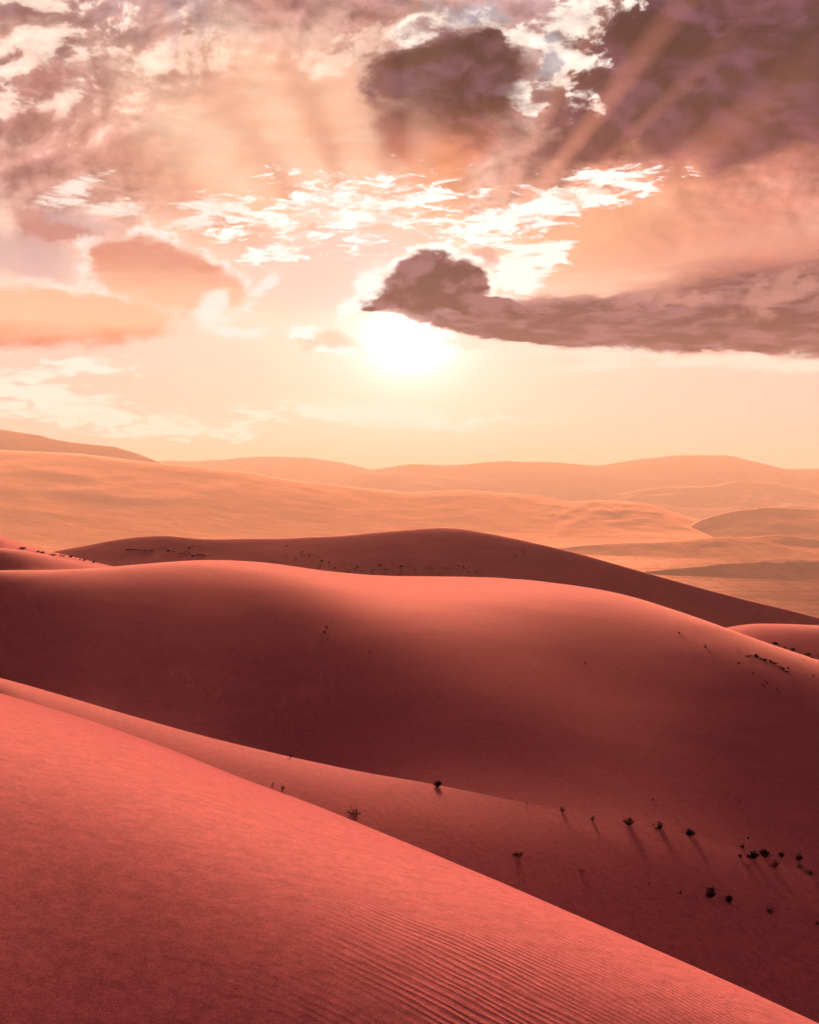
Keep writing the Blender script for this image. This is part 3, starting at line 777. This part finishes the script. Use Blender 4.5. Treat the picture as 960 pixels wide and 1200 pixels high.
G1 = 'shrubs strung along the soft sand ledge'
G2 = 'shrubs clustered in the sandy hollow'
for a in [
    (341, 888, 9, 'sprig', 'thin upright sprig standing alone on the sharp sand ledge', G1, 0),
    (331, 927, 11, 'sprig', 'small forked twig poking up just behind the near dune crest', G1, 1),
    (415, 954, 22, 'wiry', 'low wide wiry shrub just over the near dune crest', G1, 0),
    (513, 922, 13, 'dense', 'compact round dark shrub where the sand ledge softens', G1, 0),
    (617, 943, 6, 'sprig', 'tiny bare sprig between the round shrub and the row of three', G1, 2),
    (659, 951, 10, 'tuft', 'small ragged shrub leaning on the ledge before the three bushes', G1, 0),
    (694, 961, 9, 'tuft', 'smallest leafy tuft on the ledge before the three bushes', G1, 1),
    (738, 967, 16, 'spiky', 'flat spiky bush, first of three in a row on the ledge', G1, 0),
    (773, 972, 16, 'spiky', 'tallest spiky bush, middle of three in a row on the ledge', G1, 1),
    (809, 979, 14, 'dense', 'neat domed bush, last of three in a row on the ledge', G1, 1),
    (607, 1004, 18, 'wiry', 'open wiry shrub alone on the shaded slope behind the near crest', G2, 1),
    (832, 1051, 22, 'spiky', 'wide spiky shrub with long outer stems in the lower trio', G2, 2),
    (855, 1057, 14, 'dense', 'dense upright black shrub, middle one of the lower trio', G2, 2),
    (902, 1070, 18, 'wiry', 'flat shrub with one raised twig at the end of the lower trio', G2, 2),
    (882, 1004, 19, 'low', 'larger half of the thick black thicket in the cluster', G2, 0),
    (896, 1004, 16, 'dense', 'rounder half of the thick black thicket in the cluster', G2, 3),
    (871, 994, 9, 'tuft', 'small shrub just above the thick thicket', G2, 2),
    (867, 1005, 9, 'tuft', 'thin shrub beside the flat end of the thick thicket', G2, 3),
    (916, 1004, 11, 'spiky', 'small spiky shrub close beyond the round end of the thicket', G2, 3),
    (937, 1007, 11, 'spiky', 'upper one of two shrubs set one above the other', G2, 4),
    (938, 1017, 8, 'tuft', 'lower one of two shrubs set one above the other', G2, 4),
    (950, 1025, 15, 'wiry', 'straggly open shrub at the outer end of the cluster', G2, 3),
    (958, 1084, 8, 'tuft', 'lone dark tuft on the shaded slope below the cluster', G2, 5),
]: shrub(*a)
shrub(877, 1016, 12, 'wiry', 'faint withered shrub below the flat end of the thicket', G2, 4, withered=True)
shrub(908, 1016, 15, 'spiky', 'withered reddish shrub below the round end of the thicket', G2, 5, withered=True)
shrub(681, 1022, 11, 'wiry', 'faint withered twigs alone on the shaded slope', G2, 5, withered=True)
L_seed = 'tiny dark seedling on the shaded sand'
for k, (x, y, w) in enumerate([(320, 919, 4), (761, 1036, 4), (798, 1047, 6), (877, 983, 5), (765, 938, 4), (867, 940, 4), (740, 1022, 3)]):
    shrub(x, y, w, 'tuft', 'tiny dark seedling alone on bare sand between the larger shrubs', 'seedlings scattered between the larger shrubs', k % 6, False, name='seedling')
for k, (x, y, w) in enumerate([(380, 742, 6), (383, 736, 5), (345, 731, 4), (356, 731, 3), (325, 729, 4), (376, 744, 3), (433, 765, 4), (515, 818, 3), (363, 731, 3), (384, 750, 3)]):
    shrub(x, y, w, 'tuft', 'small dark tuft high on the shaded face of the big dune', 'tufts on the shaded face of the big dune', k % 6, False, name='grass_tuft')
for k, (x, y, w) in enumerate([(796, 743, 5), (827, 759, 5), (686, 778, 5), (866, 778, 5), (883, 790, 4), (894, 803, 4), (899, 802, 5), (897, 806, 4), (910, 808, 6), (912, 811, 4), (931, 803, 4), (924, 784, 5), (953, 793, 5), (864, 762, 3), (942, 774, 3), (725, 784, 3)]):
    shrub(x, y, w, 'tuft', 'small dark tuft on the falling shoulder of the big dune', 'tufts on the falling shoulder of the big dune', k % 6, False, name='grass_tuft')
for k in range(12):  # added tufts stand in for a dark eroded ledge in the sand
    t = k / 11
    shrub(876 + 46 * t + _rp.uniform(-1.5, 1.5), 769 + 15 * t * t + 3 * t + _rp.uniform(-1, 1), _rp.uniform(4, 8), 'low', 'low dark tuft standing in for the dark eroded ledge below the big dune crest', 'tufts standing in for the eroded ledge below the big dune crest', k % 4, False, name='grass_tuft')
for k, (x, y, w) in enumerate([(908, 755, 9), (920, 759, 4), (929, 762, 8), (947, 768, 9), (951, 771, 4)]):
    shrub(x, y, w, 'low', 'dark shrub on the sunlit rim where the big dune falls away', 'shrubs on the falling rim of the big dune', k % 4, False, name='rim_shrub')
for k, (x, y, w) in enumerate([(26, 643, 7), (29, 643, 5), (45, 647, 5), (50, 648, 6), (62, 651, 7), (72, 651, 4), (75, 652, 4), (83, 653, 6), (88, 655, 3), (94, 656, 3), (99, 657, 5), (110, 659, 5)]):
    shrub(x, y, w, 'low', 'dark shrub in the row on the small side dune', 'shrubs in a row on the small side dune', k % 4, False, name='dune_shrub')
back = [(336, 640, 4), (354, 647, 5), (347, 655, 5), (356, 651, 4), (363, 650, 5), (368, 651, 4), (377, 658, 6), (373, 653, 3), (345, 652, 3), (335, 650, 3), (334, 653, 3), (392, 666, 5), (408, 671, 5), (419, 665, 6), (416, 667, 4), (438, 668, 4), (446, 663, 7), (436, 672, 5), (459, 659, 4), (464, 652, 4), (461, 661, 4), (470, 664, 7), (452, 668, 6), (477, 654, 3), (485, 656, 4), (487, 668, 5), (497, 667, 4), (605, 652, 4), (613, 646, 4), (615, 649, 4), (602, 651, 3), (222, 642, 5), (226, 640, 4), (558, 671, 5), (549, 671, 4), (424, 670, 4), (404, 660, 3), (386, 659, 3), (560, 657, 3), (640, 662, 3), (556, 640, 3)]
SH = 'on the shadowed dune behind the big crest'
sets = [('small dark shrub sprinkled thinly ' + SH, 'shrubs sprinkled on the shadowed back dune', back),
        ('shrub in the short dense line under the rounded hump of the shadowed dune', 'dense line of shrubs under the hump', [(148 + 3.6 * k + _rp.uniform(-1, 1), 644 + 0.25 * k + _rp.uniform(-1.2, 1.2), _rp.uniform(4, 7)) for k in range(10)]),
        ('shrub in the ragged longer line beside the dense short one on the shadowed dune', 'ragged line of shrubs on the shadowed back dune', [(196 + 3.2 * k + _rp.uniform(-1, 1), 646 + 0.42 * k + _rp.uniform(-2, 2), _rp.uniform(3.5, 6)) for k in range(15)]),
        ('shrub in the row just above the sunlit saddle of the big dune crest', 'row of shrubs above the saddle of the big dune', [(500 + 3.4 * k + _rp.uniform(-1.5, 1.5), 665 + _rp.uniform(-1.5, 2.5), _rp.uniform(3, 5)) for k in range(16)])]
for lab, grp, spots in sets:
    for k, (x, y, w) in enumerate(spots):
        shrub(x, y, w * 0.85, 'low', lab, grp, k % 4, False, name='dune_shrub')
# ------------------------------------------------------------------ dusty air
hz = bpy.data.materials.new('dusty_air'); hz.use_nodes = True
hn = hz.node_tree; hn.nodes.clear()
pv = hn.nodes.new('ShaderNodeVolumePrincipled'); ho = hn.nodes.new('ShaderNodeOutputMaterial')
pv.inputs['Color'].default_value = (0.88, 0.66, 0.54, 1); pv.inputs['Density'].default_value = 1.25e-4; pv.inputs['Anisotropy'].default_value = 0.10
hn.links.new(pv.outputs[0], ho.inputs['Volume'])
x0, x1, y0, y1, z0, z1 = -23000, 23000, -23000, 23000, -140, 246
hv = [(x, y, z) for z in (z0, z1) for y in (y0, y1) for x in (x0, x1)]
haze = link('haze', hv, [(0, 2, 3, 1), (4, 5, 7, 6), (0, 1, 5, 4), (2, 6, 7, 3), (0, 4, 6, 2), (1, 3, 7, 5)], hz, None, False)
haze['kind'] = 'stuff'; haze['label'] = 'warm dusty haze over the desert'
